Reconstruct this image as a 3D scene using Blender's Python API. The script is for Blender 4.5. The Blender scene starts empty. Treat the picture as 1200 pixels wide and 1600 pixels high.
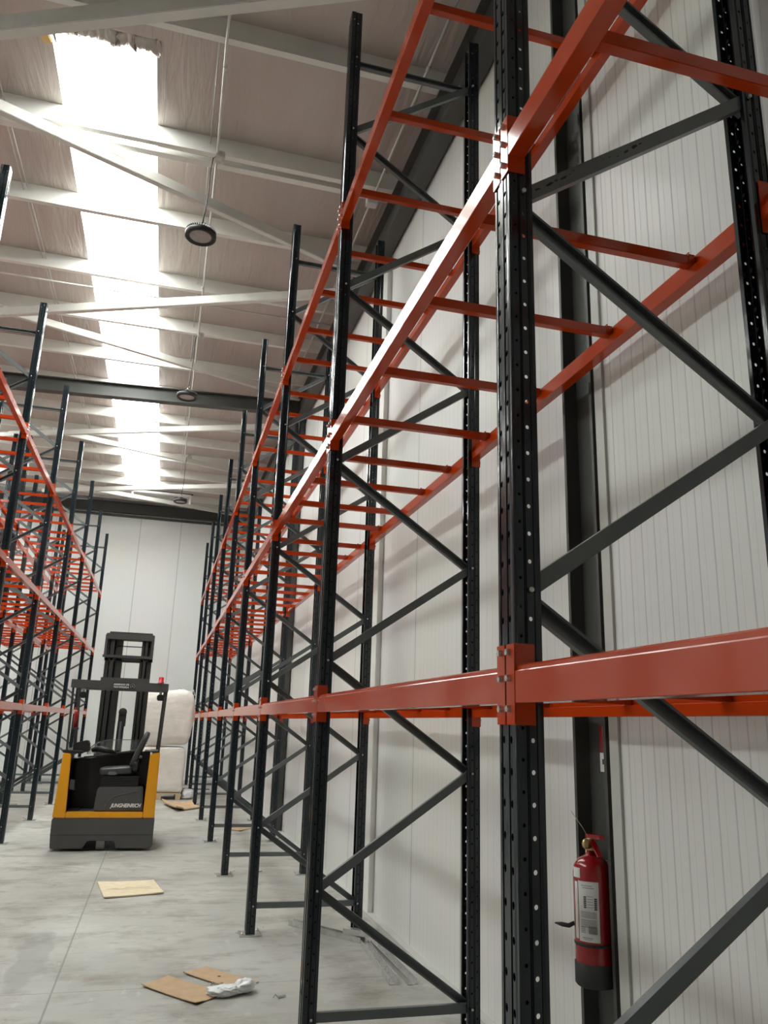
import bpy, bmesh, math, random
from mathutils import Vector, Matrix
random.seed(7)
S = bpy.context.scene
COL = S.collection

# ------------------------------------------------------------ camera
cam_d = bpy.data.cameras.new('camera')
cam = bpy.data.objects.new('camera', cam_d)
COL.objects.link(cam)
R3 = ((0.9633169520, 0.2499713267, -0.0976462274),
      (-0.2667047422, 0.9321576428, -0.2448483396),
      (0.0298166129, 0.2619092681, 0.9646317976))   # columns: right, forward, up
cam.matrix_world = Matrix(((R3[0][0], R3[0][2], -R3[0][1], 0.0),
                           (R3[1][0], R3[1][2], -R3[1][1], 0.0),
                           (R3[2][0], R3[2][2], -R3[2][1], 1.6678),
                           (0, 0, 0, 1)))
cam_d.sensor_fit = 'VERTICAL'
cam_d.sensor_height = 32.0
cam_d.lens = 1233.69 / 1600.0 * 32.0
cam_d.clip_end = 200
S.camera = cam

# ------------------------------------------------------------ world and exposure
w = bpy.data.worlds.new('world'); S.world = w; w.use_nodes = True
w.node_tree.nodes['Background'].inputs[0].default_value = (0.8, 0.88, 1.0, 1)
w.node_tree.nodes['Background'].inputs[1].default_value = 1.0
S.view_settings.view_transform = 'Standard'
S.view_settings.look = 'None'
S.view_settings.gamma = 1.0
S.view_settings.exposure = 0.0
S.view_settings.use_curve_mapping = False
SKY_STRENGTH = 20.0          # daylight coming through the roof lights
SKY_COLOR = (0.955, 1.0, 0.965)

# ------------------------------------------------------------ materials
def new_mat(name):
    m = bpy.data.materials.new(name); m.use_nodes = True
    nt = m.node_tree; b = nt.nodes['Principled BSDF']
    return m, nt, b

def paint(name, col, rough=0.5, metal=0.0, var=0.08, scale=6.0, bump=0.0, bscale=30.0, spec=0.5, coat=0.0, stretch=(1, 1, 1), detail=4.0):
    """colour with a little procedural wear / unevenness and optional bump"""
    m, nt, b = new_mat(name)
    tc = nt.nodes.new('ShaderNodeTexCoord')
    mp = nt.nodes.new('ShaderNodeMapping'); mp.inputs['Scale'].default_value = stretch
    nt.links.new(tc.outputs['Object'], mp.inputs[0])
    n = nt.nodes.new('ShaderNodeTexNoise'); n.inputs['Scale'].default_value = scale; n.inputs['Detail'].default_value = detail
    nt.links.new(mp.outputs[0], n.inputs['Vector'])
    r = nt.nodes.new('ShaderNodeValToRGB')
    r.color_ramp.elements[0].position = 0.3; r.color_ramp.elements[1].position = 0.7
    r.color_ramp.elements[0].color = tuple(c * (1 - var) for c in col) + (1,)
    r.color_ramp.elements[1].color = tuple(min(1, c * (1 + var)) for c in col) + (1,)
    nt.links.new(n.outputs['Fac'], r.inputs[0]); nt.links.new(r.outputs[0], b.inputs['Base Color'])
    b.inputs['Roughness'].default_value = rough; b.inputs['Metallic'].default_value = metal
    b.inputs['Specular IOR Level'].default_value = spec
    if coat: b.inputs['Coat Weight'].default_value = coat; b.inputs['Coat Roughness'].default_value = 0.08
    if bump:
        n2 = nt.nodes.new('ShaderNodeTexNoise'); n2.inputs['Scale'].default_value = bscale; n2.inputs['Detail'].default_value = 3
        nt.links.new(mp.outputs[0], n2.inputs['Vector'])
        bp = nt.nodes.new('ShaderNodeBump'); bp.inputs['Strength'].default_value = bump; bp.inputs['Distance'].default_value = 0.01
        nt.links.new(n2.outputs['Fac'], bp.inputs['Height']); nt.links.new(bp.outputs[0], b.inputs['Normal'])
    return m

M = {}
M['post'] = paint('post_dark_slate', (0.008, 0.0155, 0.0215), rough=0.13, bump=0.16, bscale=14, var=0.15, spec=0.6, stretch=(1, 1, 0.35))
M['brace'] = paint('brace_slate_grey', (0.125, 0.142, 0.145), rough=0.32, var=0.12, bump=0.05)
M['orange'] = paint('beam_orange', (0.50, 0.045, 0.004), rough=0.11, var=0.06, bump=0.05, bscale=5, spec=0.6, stretch=(1, 0.6, 1))
M['zinc'] = paint('zinc', (0.5, 0.49, 0.46), rough=0.35, metal=0.5, var=0.25, scale=20)
M['zinc_bright'] = paint('zinc_bright', (0.6, 0.6, 0.58), rough=0.25, metal=0.7, var=0.15, scale=20)
M['steel'] = paint('structure_dark_grey', (0.062, 0.063, 0.058), rough=0.5, var=0.12, scale=3)
M['purlin'] = paint('purlin_white_grey', (0.74, 0.73, 0.69), rough=0.35, var=0.05, scale=3)
M['tube'] = paint('bracing_white', (0.66, 0.65, 0.61), rough=0.4, var=0.04)
M['rod'] = paint('rod_zinc', (0.6, 0.6, 0.57), rough=0.35, metal=0.4)
M['black'] = paint('black_plastic', (0.012, 0.012, 0.013), rough=0.45, var=0.1)
M['rubber'] = paint('rubber', (0.03, 0.03, 0.03), rough=0.75)
M['tyre'] = paint('tyre_grey', (0.2, 0.195, 0.185), rough=0.8)
M['yellow'] = paint('truck_yellow', (0.78, 0.34, 0.003), rough=0.35, var=0.03, coat=0.2)
M['tgrey'] = paint('truck_grey', (0.072, 0.071, 0.070), rough=0.5, var=0.06)
M['tdark'] = paint('truck_dark', (0.02, 0.02, 0.019), rough=0.5, var=0.1)
M['mast'] = paint('mast_grey', (0.042, 0.043, 0.04), rough=0.42, var=0.1)
M['white'] = paint('lettering_white', (0.85, 0.85, 0.84), rough=0.5, var=0.02)
M['beacon'] = paint('beacon_red', (0.55, 0.004, 0.012), rough=0.15, var=0.05)
M['red'] = paint('extinguisher_red', (0.30, 0.003, 0.007), rough=0.2, var=0.05, coat=0.3)
M['brass'] = paint('brass', (0.55, 0.45, 0.22), rough=0.3, metal=0.9)
M['card'] = paint('cardboard', (0.52, 0.36, 0.22), rough=0.85, var=0.08, scale=12)
M['card_pale'] = paint('cardboard_pale', (0.70, 0.60, 0.42), rough=0.85, var=0.08, scale=12)
M['wood'] = paint('pallet_wood', (0.55, 0.42, 0.26), rough=0.8, var=0.2, scale=8, stretch=(1, 8, 8))
M['bag'] = paint('woven_bag', (0.78, 0.735, 0.68), rough=0.7, var=0.07, scale=4, bump=1.0, bscale=5, stretch=(1, 1, 2.6))
M['film'] = paint('white_film', (0.85, 0.86, 0.86), rough=0.3, var=0.04, bump=0.8, bscale=25)
M['sticker'] = paint('sticker_white', (0.72, 0.72, 0.7), rough=0.6, var=0.02)
M['ink'] = paint('ink_dark', (0.06, 0.06, 0.065), rough=0.6)
M['ink_pale'] = paint('ink_grey', (0.30, 0.30, 0.30), rough=0.6)
for k_ in ('post', 'orange'): M[k_].node_tree.nodes['Principled BSDF'].inputs['IOR'].default_value = 1.5
M['lens'] = paint('lamp_lens', (0.36, 0.33, 0.31), rough=0.25, var=0.12, scale=14)
M['flash'] = paint('flashing_light_grey', (0.55, 0.55, 0.52), rough=0.4, var=0.04)
M['whitebox'] = paint('white_trim', (0.80, 0.80, 0.77), rough=0.4, var=0.03)
M['patch'] = paint('paint_chip_dark', (0.008, 0.009, 0.01), rough=0.6)
M['foam'] = paint('insulation_foam', (0.75, 0.50, 0.22), rough=0.9)

# clear plastic shield
m, nt, b = new_mat('clear_shield'); b.inputs['Base Color'].default_value = (0.85, 0.88, 0.88, 1)
b.inputs['Transmission Weight'].default_value = 0.9; b.inputs['Roughness'].default_value = 0.12; b.inputs['IOR'].default_value = 1.2
b.inputs['Alpha'].default_value = 0.45
M['clear'] = m

# concrete floor with saw cut joints, a wetter grey smear and blotches
def floor_mat():
    m, nt, b = new_mat('concrete_floor'); L = nt.links
    tc = nt.nodes.new('ShaderNodeTexCoord')
    sp = nt.nodes.new('ShaderNodeSeparateXYZ'); L.new(tc.outputs['Object'], sp.inputs[0])
    def noise(scale, det=5, rough=0.6, stretch=(1, 1, 1)):
        mp = nt.nodes.new('ShaderNodeMapping'); mp.inputs['Scale'].default_value = stretch
        L.new(tc.outputs['Object'], mp.inputs[0])
        n = nt.nodes.new('ShaderNodeTexNoise'); n.inputs['Scale'].default_value = scale
        n.inputs['Detail'].default_value = det; n.inputs['Roughness'].default_value = rough
        L.new(mp.outputs[0], n.inputs['Vector']); return n
    def ramp(src, p0, c0, p1, c1):
        r = nt.nodes.new('ShaderNodeValToRGB')
        r.color_ramp.elements[0].position = p0; r.color_ramp.elements[1].position = p1
        r.color_ramp.elements[0].color = c0; r.color_ramp.elements[1].color = c1
        L.new(src, r.inputs[0]); return r
    def mix(fac, a, bb, mode='MIX'):
        x = nt.nodes.new('ShaderNodeMix'); x.data_type = 'RGBA'; x.blend_type = mode
        if isinstance(fac, float): x.inputs[0].default_value = fac
        else: L.new(fac, x.inputs[0])
        for i, v in ((6, a), (7, bb)):
            if isinstance(v, tuple): x.inputs[i].default_value = v
            else: L.new(v, x.inputs[i])
        return x.outputs[2]
    def mth0(x):
        y = nt.nodes.new('ShaderNodeMath'); y.operation = 'MULTIPLY'; L.new(x, y.inputs[0]); y.inputs[1].default_value = 0.6; return y.outputs[0]
    base = ramp(noise(0.9, 6).outputs[0], 0.3, (0.34, 0.335, 0.30, 1), 0.7, (0.50, 0.495, 0.46, 1)).outputs[0]
    brown = ramp(noise(1.6, 8, 0.7, (1, 1.6, 1)).outputs[0], 0.50, (0, 0, 0, 1), 0.68, (1, 1, 1, 1)).outputs[0]
    c = mix(brown, base, (0.25, 0.225, 0.195, 1))
    smudge = ramp(noise(5.0, 9, 0.72, (0.8, 2.0, 1)).outputs[0], 0.54, (0, 0, 0, 1), 0.66, (1, 1, 1, 1)).outputs[0]
    c = mix(mth0(smudge), c, (0.27, 0.245, 0.215, 1))
    pale = ramp(noise(4.5, 6, 0.7, (1.8, .6, 1)).outputs[0], 0.60, (0, 0, 0, 1), 0.8, (1, 1, 1, 1)).outputs[0]
    c = mix(pale, c, (0.58, 0.57, 0.55, 1))
    speck = ramp(noise(26, 3, 0.6).outputs[0], 0.22, (1, 1, 1, 1), 0.30, (0, 0, 0, 1)).outputs[0]
    c = mix(speck, c, (0.16, 0.14, 0.12, 1))
    def mth(op, a, bb=None):
        x = nt.nodes.new('ShaderNodeMath'); x.operation = op
        for i, v in ((0, a), (1, bb)):
            if v is None: continue
            if isinstance(v, (int, float)): x.inputs[i].default_value = v
            else: L.new(v, x.inputs[i])
        return x.outputs[0]
    # joints along the aisle every 3 m and across every 2.45 m
    def joint(src, off, pitch, wd):
        a = mth('ADD', src, off); a = mth('MODULO', a, pitch); a = mth('SUBTRACT', a, pitch / 2); a = mth('ABSOLUTE', a)
        return mth('LESS_THAN', a, wd)
    jx = joint(sp.outputs[0], 35 + 0.475 + 1.75, 3.5, 0.0065)
    jy = joint(sp.outputs[1], 24.5 - 5.88 + 1.225, 2.45, 0.005)
    c = mix(mth('MULTIPLY', mth('MAXIMUM', jx, jy), 0.6), c, (0.15, 0.145, 0.13, 1))
    # grey smear on the left of the joint
    dx = mth('ADD', sp.outputs[0], 0.70); n3 = noise(2.2, 5)
    dx = mth('ADD', dx, mth('MULTIPLY', mth('SUBTRACT', n3.outputs[0], 0.5), 0.25))
    dx = mth('POWER', mth('ABSOLUTE', mth('MULTIPLY', dx, 7.5)), 2.0)
    dy = mth('POWER', mth('ABSOLUTE', mth('MULTIPLY', mth('SUBTRACT', sp.outputs[1], 6.7), 1.2)), 2.0)
    e = mth('ADD', dx, dy)
    er = ramp(e, 0.6, (1, 1, 1, 1), 1.0, (0, 0, 0, 1)).outputs[0]
    c = mix(mth('MULTIPLY', er, 0.5), c, (0.24, 0.24, 0.235, 1))
    L.new(c, b.inputs['Base Color'])
    rr = ramp(noise(1.3, 4).outputs[0], 0.3, (0.42, 0.42, 0.42, 1), 0.7, (0.62, 0.62, 0.62, 1)).outputs[0]
    L.new(rr, b.inputs['Roughness']); b.inputs['Specular IOR Level'].default_value = 0.4
    bp = nt.nodes.new('ShaderNodeBump'); bp.inputs['Strength'].default_value = 0.15; bp.inputs['Distance'].default_value = 0.01
    L.new(noise(9, 6).outputs[0], bp.inputs['Height']); L.new(bp.outputs[0], b.inputs['Normal'])
    return m
M['floor'] = floor_mat()

# white sandwich panels: shallow ribs and panel joints along one axis
def panel_mat(name, axis, pitch, pwidth, poff, col=(0.82, 0.815, 0.79), rib=0.15, jw=0.014):
    m, nt, b = new_mat(name); L = nt.links
    tc = nt.nodes.new('ShaderNodeTexCoord'); sp = nt.nodes.new('ShaderNodeSeparateXYZ')
    L.new(tc.outputs['Object'], sp.inputs[0]); src = sp.outputs[axis]
    def mth(op, a, bb=None):
        x = nt.nodes.new('ShaderNodeMath'); x.operation = op
        for i, v in ((0, a), (1, bb)):
            if v is None: continue
            if isinstance(v, (int, float)): x.inputs[i].default_value = v
            else: L.new(v, x.inputs[i])
        return x.outputs[0]
    def line(off, pit, half):
        a = mth('MODULO', mth('ADD', src, off), pit); a = mth('ABSOLUTE', mth('SUBTRACT', a, pit / 2))
        x = nt.nodes.new('ShaderNodeMapRange'); L.new(a, x.inputs[0])
        x.inputs[1].default_value = half; x.inputs[2].default_value = half * 0.3; x.inputs[3].default_value = 0; x.inputs[4].default_value = 1
        return x.outputs[0]
    ribs = line(100.0, pitch, 0.006)
    fine = line(100.0 + pitch * 0.42, pitch, 0.0035)
    jnt = line(100.0 * pwidth - poff + pwidth / 2, pwidth, jw)
    n = nt.nodes.new('ShaderNodeTexNoise'); n.inputs['Scale'].default_value = 0.7; n.inputs['Detail'].default_value = 3
    L.new(tc.outputs['Object'], n.inputs['Vector'])
    f = mth('ADD', mth('MULTIPLY', ribs, rib), mth('ADD', mth('MULTIPLY', fine, rib * 0.4), mth('MULTIPLY', jnt, 0.5)))
    f = mth('MINIMUM', f, 1.0)
    x = nt.nodes.new('ShaderNodeMix'); x.data_type = 'RGBA'; L.new(f, x.inputs[0])
    x.inputs[6].default_value = col + (1,); x.inputs[7].default_value = (0.16, 0.15, 0.14, 1)
    y = nt.nodes.new('ShaderNodeMix'); y.data_type = 'RGBA'; y.blend_type = 'MULTIPLY'; y.inputs[0].default_value = 0.1
    L.new(x.outputs[2], y.inputs[6]); L.new(n.outputs['Color'], y.inputs[7])
    L.new(y.outputs[2], b.inputs['Base Color'])
    b.inputs['Roughness'].default_value = 0.38; b.inputs['Specular IOR Level'].default_value = 0.35
    h = mth('MULTIPLY', mth('ADD', ribs, mth('ADD', mth('MULTIPLY', fine, 0.4), jnt)), -1.0)
    bp = nt.nodes.new('ShaderNodeBump'); bp.inputs['Strength'].default_value = 0.35; bp.inputs['Distance'].default_value = 0.004
    L.new(h, bp.inputs['Height']); L.new(bp.outputs[0], b.inputs['Normal'])
    return m
M['wall_right'] = panel_mat('panel_right', 1, 0.0955, 1.1, 6.48)
M['wall_near'] = panel_mat('panel_near', 1, 0.0905, 1.104, 3.1, rib=0.30)
M['wall_end'] = panel_mat('panel_end', 0, 0.1, 1.17, 0.11, col=(0.83, 0.84, 0.82), rib=0.04, jw=0.013)

# shiny wrinkled roof insulation
def foil():
    m, nt, b = new_mat('roof_insulation'); L = nt.links
    tc = nt.nodes.new('ShaderNodeTexCoord')
    mp = nt.nodes.new('ShaderNodeMapping'); mp.inputs['Scale'].default_value = (7, 0.8, 1); L.new(tc.outputs['Object'], mp.inputs[0])
    n = nt.nodes.new('ShaderNodeTexNoise'); n.inputs['Scale'].default_value = 1.3; n.inputs['Detail'].default_value = 6; n.inputs['Distortion'].default_value = 0.6
    L.new(mp.outputs[0], n.inputs['Vector'])
    mp2 = nt.nodes.new('ShaderNodeMapping'); mp2.inputs['Scale'].default_value = (1, 0.35, 1); L.new(tc.outputs['Object'], mp2.inputs[0])
    n2 = nt.nodes.new('ShaderNodeTexNoise'); n2.inputs['Scale'].default_value = 1.1; n2.inputs['Detail'].default_value = 3
    L.new(mp2.outputs[0], n2.inputs['Vector'])
    r = nt.nodes.new('ShaderNodeValToRGB'); r.color_ramp.elements[0].position = 0.35; r.color_ramp.elements[1].position = 0.7
    r.color_ramp.elements[0].color = (0.47, 0.405, 0.375, 1); r.color_ramp.elements[1].color = (0.57, 0.525, 0.485, 1)
    L.new(n2.outputs[0], r.inputs[0]); L.new(r.outputs[0], b.inputs['Base Color'])
    b.inputs['Roughness'].default_value = 0.42; b.inputs['Metallic'].default_value = 0.25
    bp = nt.nodes.new('ShaderNodeBump'); bp.inputs['Strength'].default_value = 0.5; bp.inputs['Distance'].default_value = 0.05
    L.new(n.outputs['Fac'], bp.inputs['Height']); L.new(bp.outputs[0], b.inputs['Normal'])
    return m
M['foil'] = foil()

m, nt, b = new_mat('roof_light')
nt.nodes.remove(b)
em = nt.nodes.new('ShaderNodeEmission'); em.inputs[0].default_value = SKY_COLOR + (1,); em.inputs[1].default_value = SKY_STRENGTH
nt.links.new(em.outputs[0], nt.nodes['Material Output'].inputs[0])
M['sky'] = m

# ------------------------------------------------------------ mesh helper
class MB:
    def __init__(s): s.v = []; s.f = []; s.sm = []
    def add(s, vs, fs, smooth=False):
        o = len(s.v); s.v += [tuple(p) for p in vs]
        for f in fs: s.f.append(tuple(i + o for i in f)); s.sm.append(smooth)
        return s
    def box(s, x0, x1, y0, y1, z0, z1):
        return s.add([(x0, y0, z0), (x1, y0, z0), (x1, y1, z0), (x0, y1, z0), (x0, y0, z1), (x1, y0, z1), (x1, y1, z1), (x0, y1, z1)],
                     [(0, 3, 2, 1), (4, 5, 6, 7), (0, 1, 5, 4), (1, 2, 6, 5), (2, 3, 7, 6), (3, 0, 4, 7)])
    def prism(s, poly, axis, a, b, smooth=False):
        """poly: list of 2D points; extruded from a to b along axis ('x': (y,z), 'y': (x,z), 'z': (x,y))"""
        def P(u, v, t): return {'x': (t, u, v), 'y': (u, t, v), 'z': (u, v, t)}[axis]
        n = len(poly); vs = [P(u, v, a) for u, v in poly] + [P(u, v, b) for u, v in poly]
        fs = [tuple(range(n - 1, -1, -1)), tuple(range(n, 2 * n))]
        s.add(vs, fs)
        o = len(s.v) - 2 * n
        for i in range(n):
            j = (i + 1) % n; s.f.append((o + i, o + j, o + n + j, o + n + i)); s.sm.append(smooth)
        return s
    def tube(s, pts, r, n=8, cap=True):
        pts = [Vector(p) for p in pts]; rings = []
        for i, p in enumerate(pts):
            t = (pts[min(i + 1, len(pts) - 1)] - pts[max(i - 1, 0)]).normalized()
            a = Vector((0, 0, 1)) if abs(t.z) < 0.9 else Vector((1, 0, 0))
            u = t.cross(a).normalized(); v = t.cross(u)
            rr = r[i] if isinstance(r, (list, tuple)) else r
            rings.append([p + rr * (math.cos(2 * math.pi * k / n) * u + math.sin(2 * math.pi * k / n) * v) for k in range(n)])
        vs = [q for ring in rings for q in ring]; fs = []
        for i in range(len(rings) - 1):
            for k in range(n):
                fs.append((i * n + k, i * n + (k + 1) % n, (i + 1) * n + (k + 1) % n, (i + 1) * n + k))
        s.add(vs, fs, True)
        if cap:
            o = len(s.v) - len(vs)
            s.f.append(tuple(o + k for k in range(n - 1, -1, -1))); s.sm.append(False)
            s.f.append(tuple(o + len(vs) - n + k for k in range(n))); s.sm.append(False)
        return s
    def bar(s, p0, p1, wd, ht, upv=(0, 0, 1)):
        """rectangular bar from p0 to p1"""
        p0 = Vector(p0); p1 = Vector(p1); t = (p1 - p0).normalized(); u = t.cross(Vector(upv)).normalized(); v = u.cross(t)
        vs = []
        for p in (p0, p1):
            for a, b in ((-1, -1), (1, -1), (1, 1), (-1, 1)): vs.append(p + u * a * wd / 2 + v * b * ht / 2)
        return s.add(vs, [(0, 1, 2, 3), (7, 6, 5, 4), (0, 4, 5, 1), (1, 5, 6, 2), (2, 6, 7, 3), (3, 7, 4, 0)])
    def lathe(s, prof, n=24, o=(0, 0, 0), axis='z', smooth=True):
        vs = []; fs = []
        for r, h in prof:
            for k in range(n):
                a = 2 * math.pi * k / n; c, d = r * math.cos(a), r * math.sin(a)
                q = {'z': (c, d, h), 'y': (c, h, d), 'x': (h, c, d)}[axis]
                vs.append((q[0] + o[0], q[1] + o[1], q[2] + o[2]))
        for i in range(len(prof) - 1):
            for k in range(n): fs.append((i * n + k, i * n + (k + 1) % n, (i + 1) * n + (k + 1) % n, (i + 1) * n + k))
        s.add(vs, fs, smooth)
        b0 = len(s.v) - len(vs)
        if prof[0][0] > 1e-6: s.f.append(tuple(b0 + k for k in range(n - 1, -1, -1))); s.sm.append(False)
        if prof[-1][0] > 1e-6: s.f.append(tuple(b0 + len(vs) - n + k for k in range(n))); s.sm.append(False)
        return s
    def mesh(s, name, mat, bevel=0.0, solid=0.0):
        me = bpy.data.meshes.new(name); me.from_pydata(s.v, [], s.f)
        me.polygons.foreach_set('use_smooth', s.sm)
        bm = bmesh.new(); bm.from_mesh(me)
        if solid: bmesh.ops.solidify(bm, geom=bm.faces[:], thickness=solid)
        bmesh.ops.recalc_face_normals(bm, faces=bm.faces[:])
        if bevel:
            es = [e for e in bm.edges if len(e.link_faces) == 2 and e.calc_face_angle(0) > 0.6]
            bmesh.ops.bevel(bm, geom=es, offset=bevel, segments=2, affect='EDGES', clamp_overlap=True)
        bm.to_mesh(me); bm.free()
        me.materials.append(mat); me.update()
        return me
    def obj(s, name, mat, parent=None, loc=(0, 0, 0), bevel=0.0, solid=0.0, label=None):
        return mesh_obj(name, s.mesh(name, mat, bevel, solid), parent, loc, label)

def mesh_obj(name, me, parent=None, loc=(0, 0, 0), label=None):
    o = bpy.data.objects.new(name, me); COL.objects.link(o); o.location = loc
    if parent: o.parent = parent
    if label: o['label'] = label
    return o
def tag(o, label, cat, group=None):
    o['label'] = label; o['category'] = cat
    if group: o['group'] = group
    return o
def thing(name, label, cat, loc=(0, 0, 0), group=None):
    o = bpy.data.objects.new(name, None); COL.objects.link(o); o.location = loc; o.empty_display_size = 0.1
    return tag(o, label, cat, group)
def struct(o): o['kind'] = 'structure'; return o
def kids(o): return [c for c in o.children]
def copy_tree(o, parent=None):
    c = o.copy(); COL.objects.link(c); c.parent = parent
    for ch in kids(o): copy_tree(ch, c)
    return c
def text_mesh(txt, size, mat, name, shear=0.0, bold=0.0, extrude=0.0008, align='LEFT'):
    cu = bpy.data.curves.new(name, 'FONT'); cu.body = txt; cu.size = size; cu.shear = shear; cu.offset = bold; cu.extrude = extrude
    cu.align_x = align
    t = bpy.data.objects.new(name + '_tmp', cu); COL.objects.link(t)
    dg = bpy.context.evaluated_depsgraph_get(); me = bpy.data.meshes.new_from_object(t.evaluated_get(dg))
    me.name = name; bpy.data.objects.remove(t); me.materials.clear(); me.materials.append(mat)
    return me
ORD = ['zeroth', 'first', 'second', 'third', 'fourth', 'fifth', 'sixth', 'seventh', 'eighth', 'ninth', 'tenth', 'eleventh', 'twelfth',
       'thirteenth', 'fourteenth', 'fifteenth', 'sixteenth', 'seventeenth', 'eighteenth', 'nineteenth', 'twentieth', 'twenty-first']

# ------------------------------------------------------------ the room
XW, XN, YE, XL, YB = 2.05, 1.90, 24.0, -9.0, -6.0
def zc(y): return 7.3 + 0.03 * y
struct(MB().box(XL, XW + .3, YB, YE + .2, -0.15, 0.0).obj('floor', M['floor']))
# right wall: far part and the nearer part that stands a little forward
struct(MB().prism([(3.175, 0), (YE, 0), (YE, zc(YE) + .1), (3.175, zc(3.175) + .1)], 'x', XW, XW + .25).obj('wall_right', M['wall_right']))
struct(MB().prism([(YB, 0), (3.165, 0), (3.165, zc(3.1) + .1), (YB, zc(YB) + .1)], 'x', XN, XN + .35).obj('wall_right_near', M['wall_near']))
struct(MB().box(XL, XW + .25, YE, YE + .2, 0, zc(YE) + .1).obj('wall_end', M['wall_end']))
struct(MB().prism([(YB, 0), (YE, 0), (YE, zc(YE) + .1), (YB, zc(YB) + .1)], 'x', XL - .2, XL).obj('wall_left', M['wall_right']))
struct(MB().box(XL, XW + .25, YB - .2, YB, 0, zc(YB) + .1).obj('wall_back', M['wall_end']))

# roof lights: strip over the aisle, plus an unseen left one added for brightness
SKY = [(-1.50, -0.60, 6.15, 21.9), (-5.6, -4.7, 1.5, 21.9)]
NEAR = []
def roof_piece(mb, x0, x1, y0, y1, t0=0.0, t1=0.12):
    mb.add([(x0, y0, zc(y0) + t0), (x1, y0, zc(y0) + t0), (x1, y1, zc(y1) + t0), (x0, y1, zc(y1) + t0),
            (x0, y0, zc(y0) + t1), (x1, y0, zc(y0) + t1), (x1, y1, zc(y1) + t1), (x0, y1, zc(y1) + t1)],
           [(0, 3, 2, 1), (4, 5, 6, 7), (0, 1, 5, 4), (1, 2, 6, 5), (2, 3, 7, 6), (3, 0, 4, 7)])
mb = MB()
xs = [XL] + [v for s_ in sorted(SKY) for v in s_[:2]] + [XW + .25]
for i in range(0, len(xs), 2): roof_piece(mb, xs[i], xs[i + 1], YB, YE + .2)
for s_ in SKY:
    roof_piece(mb, s_[0], s_[1], YB, s_[2]); roof_piece(mb, s_[0], s_[1], s_[3], YE + .2)
struct(mb.obj('ceiling', M['foil']))
for i, s_ in enumerate(SKY):
    mb = MB(); roof_piece(mb, s_[0], s_[1], s_[2], s_[3], 0.07, 0.10)
    struct(mb.obj('window_%d' % (i + 1), M['sky']))  # the second panel is the added fill light, out of view
# loose insulation gathered at the corners of the opening
mb = MB(); NX, NY = 60, 5; vs = []
for i in range(NX + 1):
    x = -1.52 + .96 * i / NX; ruf = .5 + .5 * math.sin(i * 1.9 + 2 * math.sin(i * .37)); dp = .035 + .05 * (.5 + .5 * math.sin(i * .55 + 1)) * (.5 + .5 * math.sin(i * .23))
    for j in range(NY + 1):
        t_ = j / NY; vs.append((x + .012 * math.sin(i * 2.3 + j), 6.04 + t_ * (.11 + dp), zc(6.1) - .004 - math.sin(t_ * 3.0) * (.018 + .03 * ruf)))
mb.add(vs, [(i * (NY + 1) + j, (i + 1) * (NY + 1) + j, (i + 1) * (NY + 1) + j + 1, i * (NY + 1) + j + 1) for i in range(NX) for j in range(NY)], True)
tag(mb.obj('insulation_fringe', M['foil'], solid=.004), 'crumpled edge of the grey roof insulation at the near end of the roof light', 'insulation')
tag(MB().prism([(-1.64, 6.17), (-1.53, 6.13), (-1.49, 6.30), (-1.56, 6.34)], 'z', zc(6.2) - .05, zc(6.2) - .001).obj('foam_scrap', M['foam'], bevel=.008),
    'small yellow foam scrap at the near left corner of the roof light', 'foam')

# steel column beside the extinguisher, made as an I section; a rafter on it along the wall
def isec_x(cx0, cx1, y0, y1, tf=.022, tw=.008):
    xm = (cx0 + cx1) / 2
    return [(cx0, y0), (cx1, y0), (cx1, y0 + tf), (xm + tw / 2, y0 + tf), (xm + tw / 2, y1 - tf), (cx1, y1 - tf), (cx1, y1), (cx0, y1),
            (cx0, y1 - tf), (xm - tw / 2, y1 - tf), (xm - tw / 2, y0 + tf), (cx0, y0 + tf)]
def rz(y): return 6.62 + 0.025 * y
for k, (y0, lab) in enumerate([(3.18, 'dark grey steel column on the right wall with the extinguisher on it'), (13.25, 'dark grey steel column on the right wall under the far roof beam')]):
    c = tag(MB().prism(isec_x(1.88, 2.03, y0, y0 + .29), 'z', 0, rz(y0)).obj('steel_column', M['steel']), lab, 'column', )
# rafter along the right wall
mb = MB()
prof = [(0, 0), (.16, 0), (.16, .014), (.085, .014), (.085, .386), (.16, .386), (.16, .40), (0, .40), (0, .386), (.075, .386), (.075, .014), (0, .014)]
n = len(prof); vs = [(1.87 + u, y, rz(y) + v) for y in (YB, YE - .02) for u, v in prof]
mb.add(vs, [tuple(range(n - 1, -1, -1)), tuple(range(n, 2 * n))] + [(i, (i + 1) % n, n + (i + 1) % n, n + i) for i in range(n)])
tag(mb.obj('roof_rafter', M['steel']), 'long dark grey steel rafter running along the top of the right wall', 'beam')
# cross beam
def cross_beam(y, xa, za, xb, zb, h, wd, name, label):
    p = [(-wd / 2, 0), (wd / 2, 0), (wd / 2, .014), (.005, .014), (.005, h - .014), (wd / 2, h - .014), (wd / 2, h), (-wd / 2, h), (-wd / 2, h - .014), (-.005, h - .014), (-.005, .014), (-wd / 2, .014)]
    n = len(p); vs = [(x, y + u, z + v) for x, z in ((xa, za), (xb, zb)) for u, v in p]
    mb = MB().add(vs, [tuple(range(n - 1, -1, -1)), tuple(range(n, 2 * n))] + [(i, (i + 1) % n, n + (i + 1) % n, n + i) for i in range(n)])
    return tag(mb.obj(name, M['steel']), label, 'beam')
cross_beam(13.4, XL, 6.70, 1.95, 7.09, .25, .16, 'roof_beam', 'dark grey steel beam crossing the aisle under the roof halfway down')
cross_beam(23.85, XL, 7.53, XW, 7.54, .30, .16, 'roof_beam', 'dark grey steel beam along the top of the far end wall')
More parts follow.
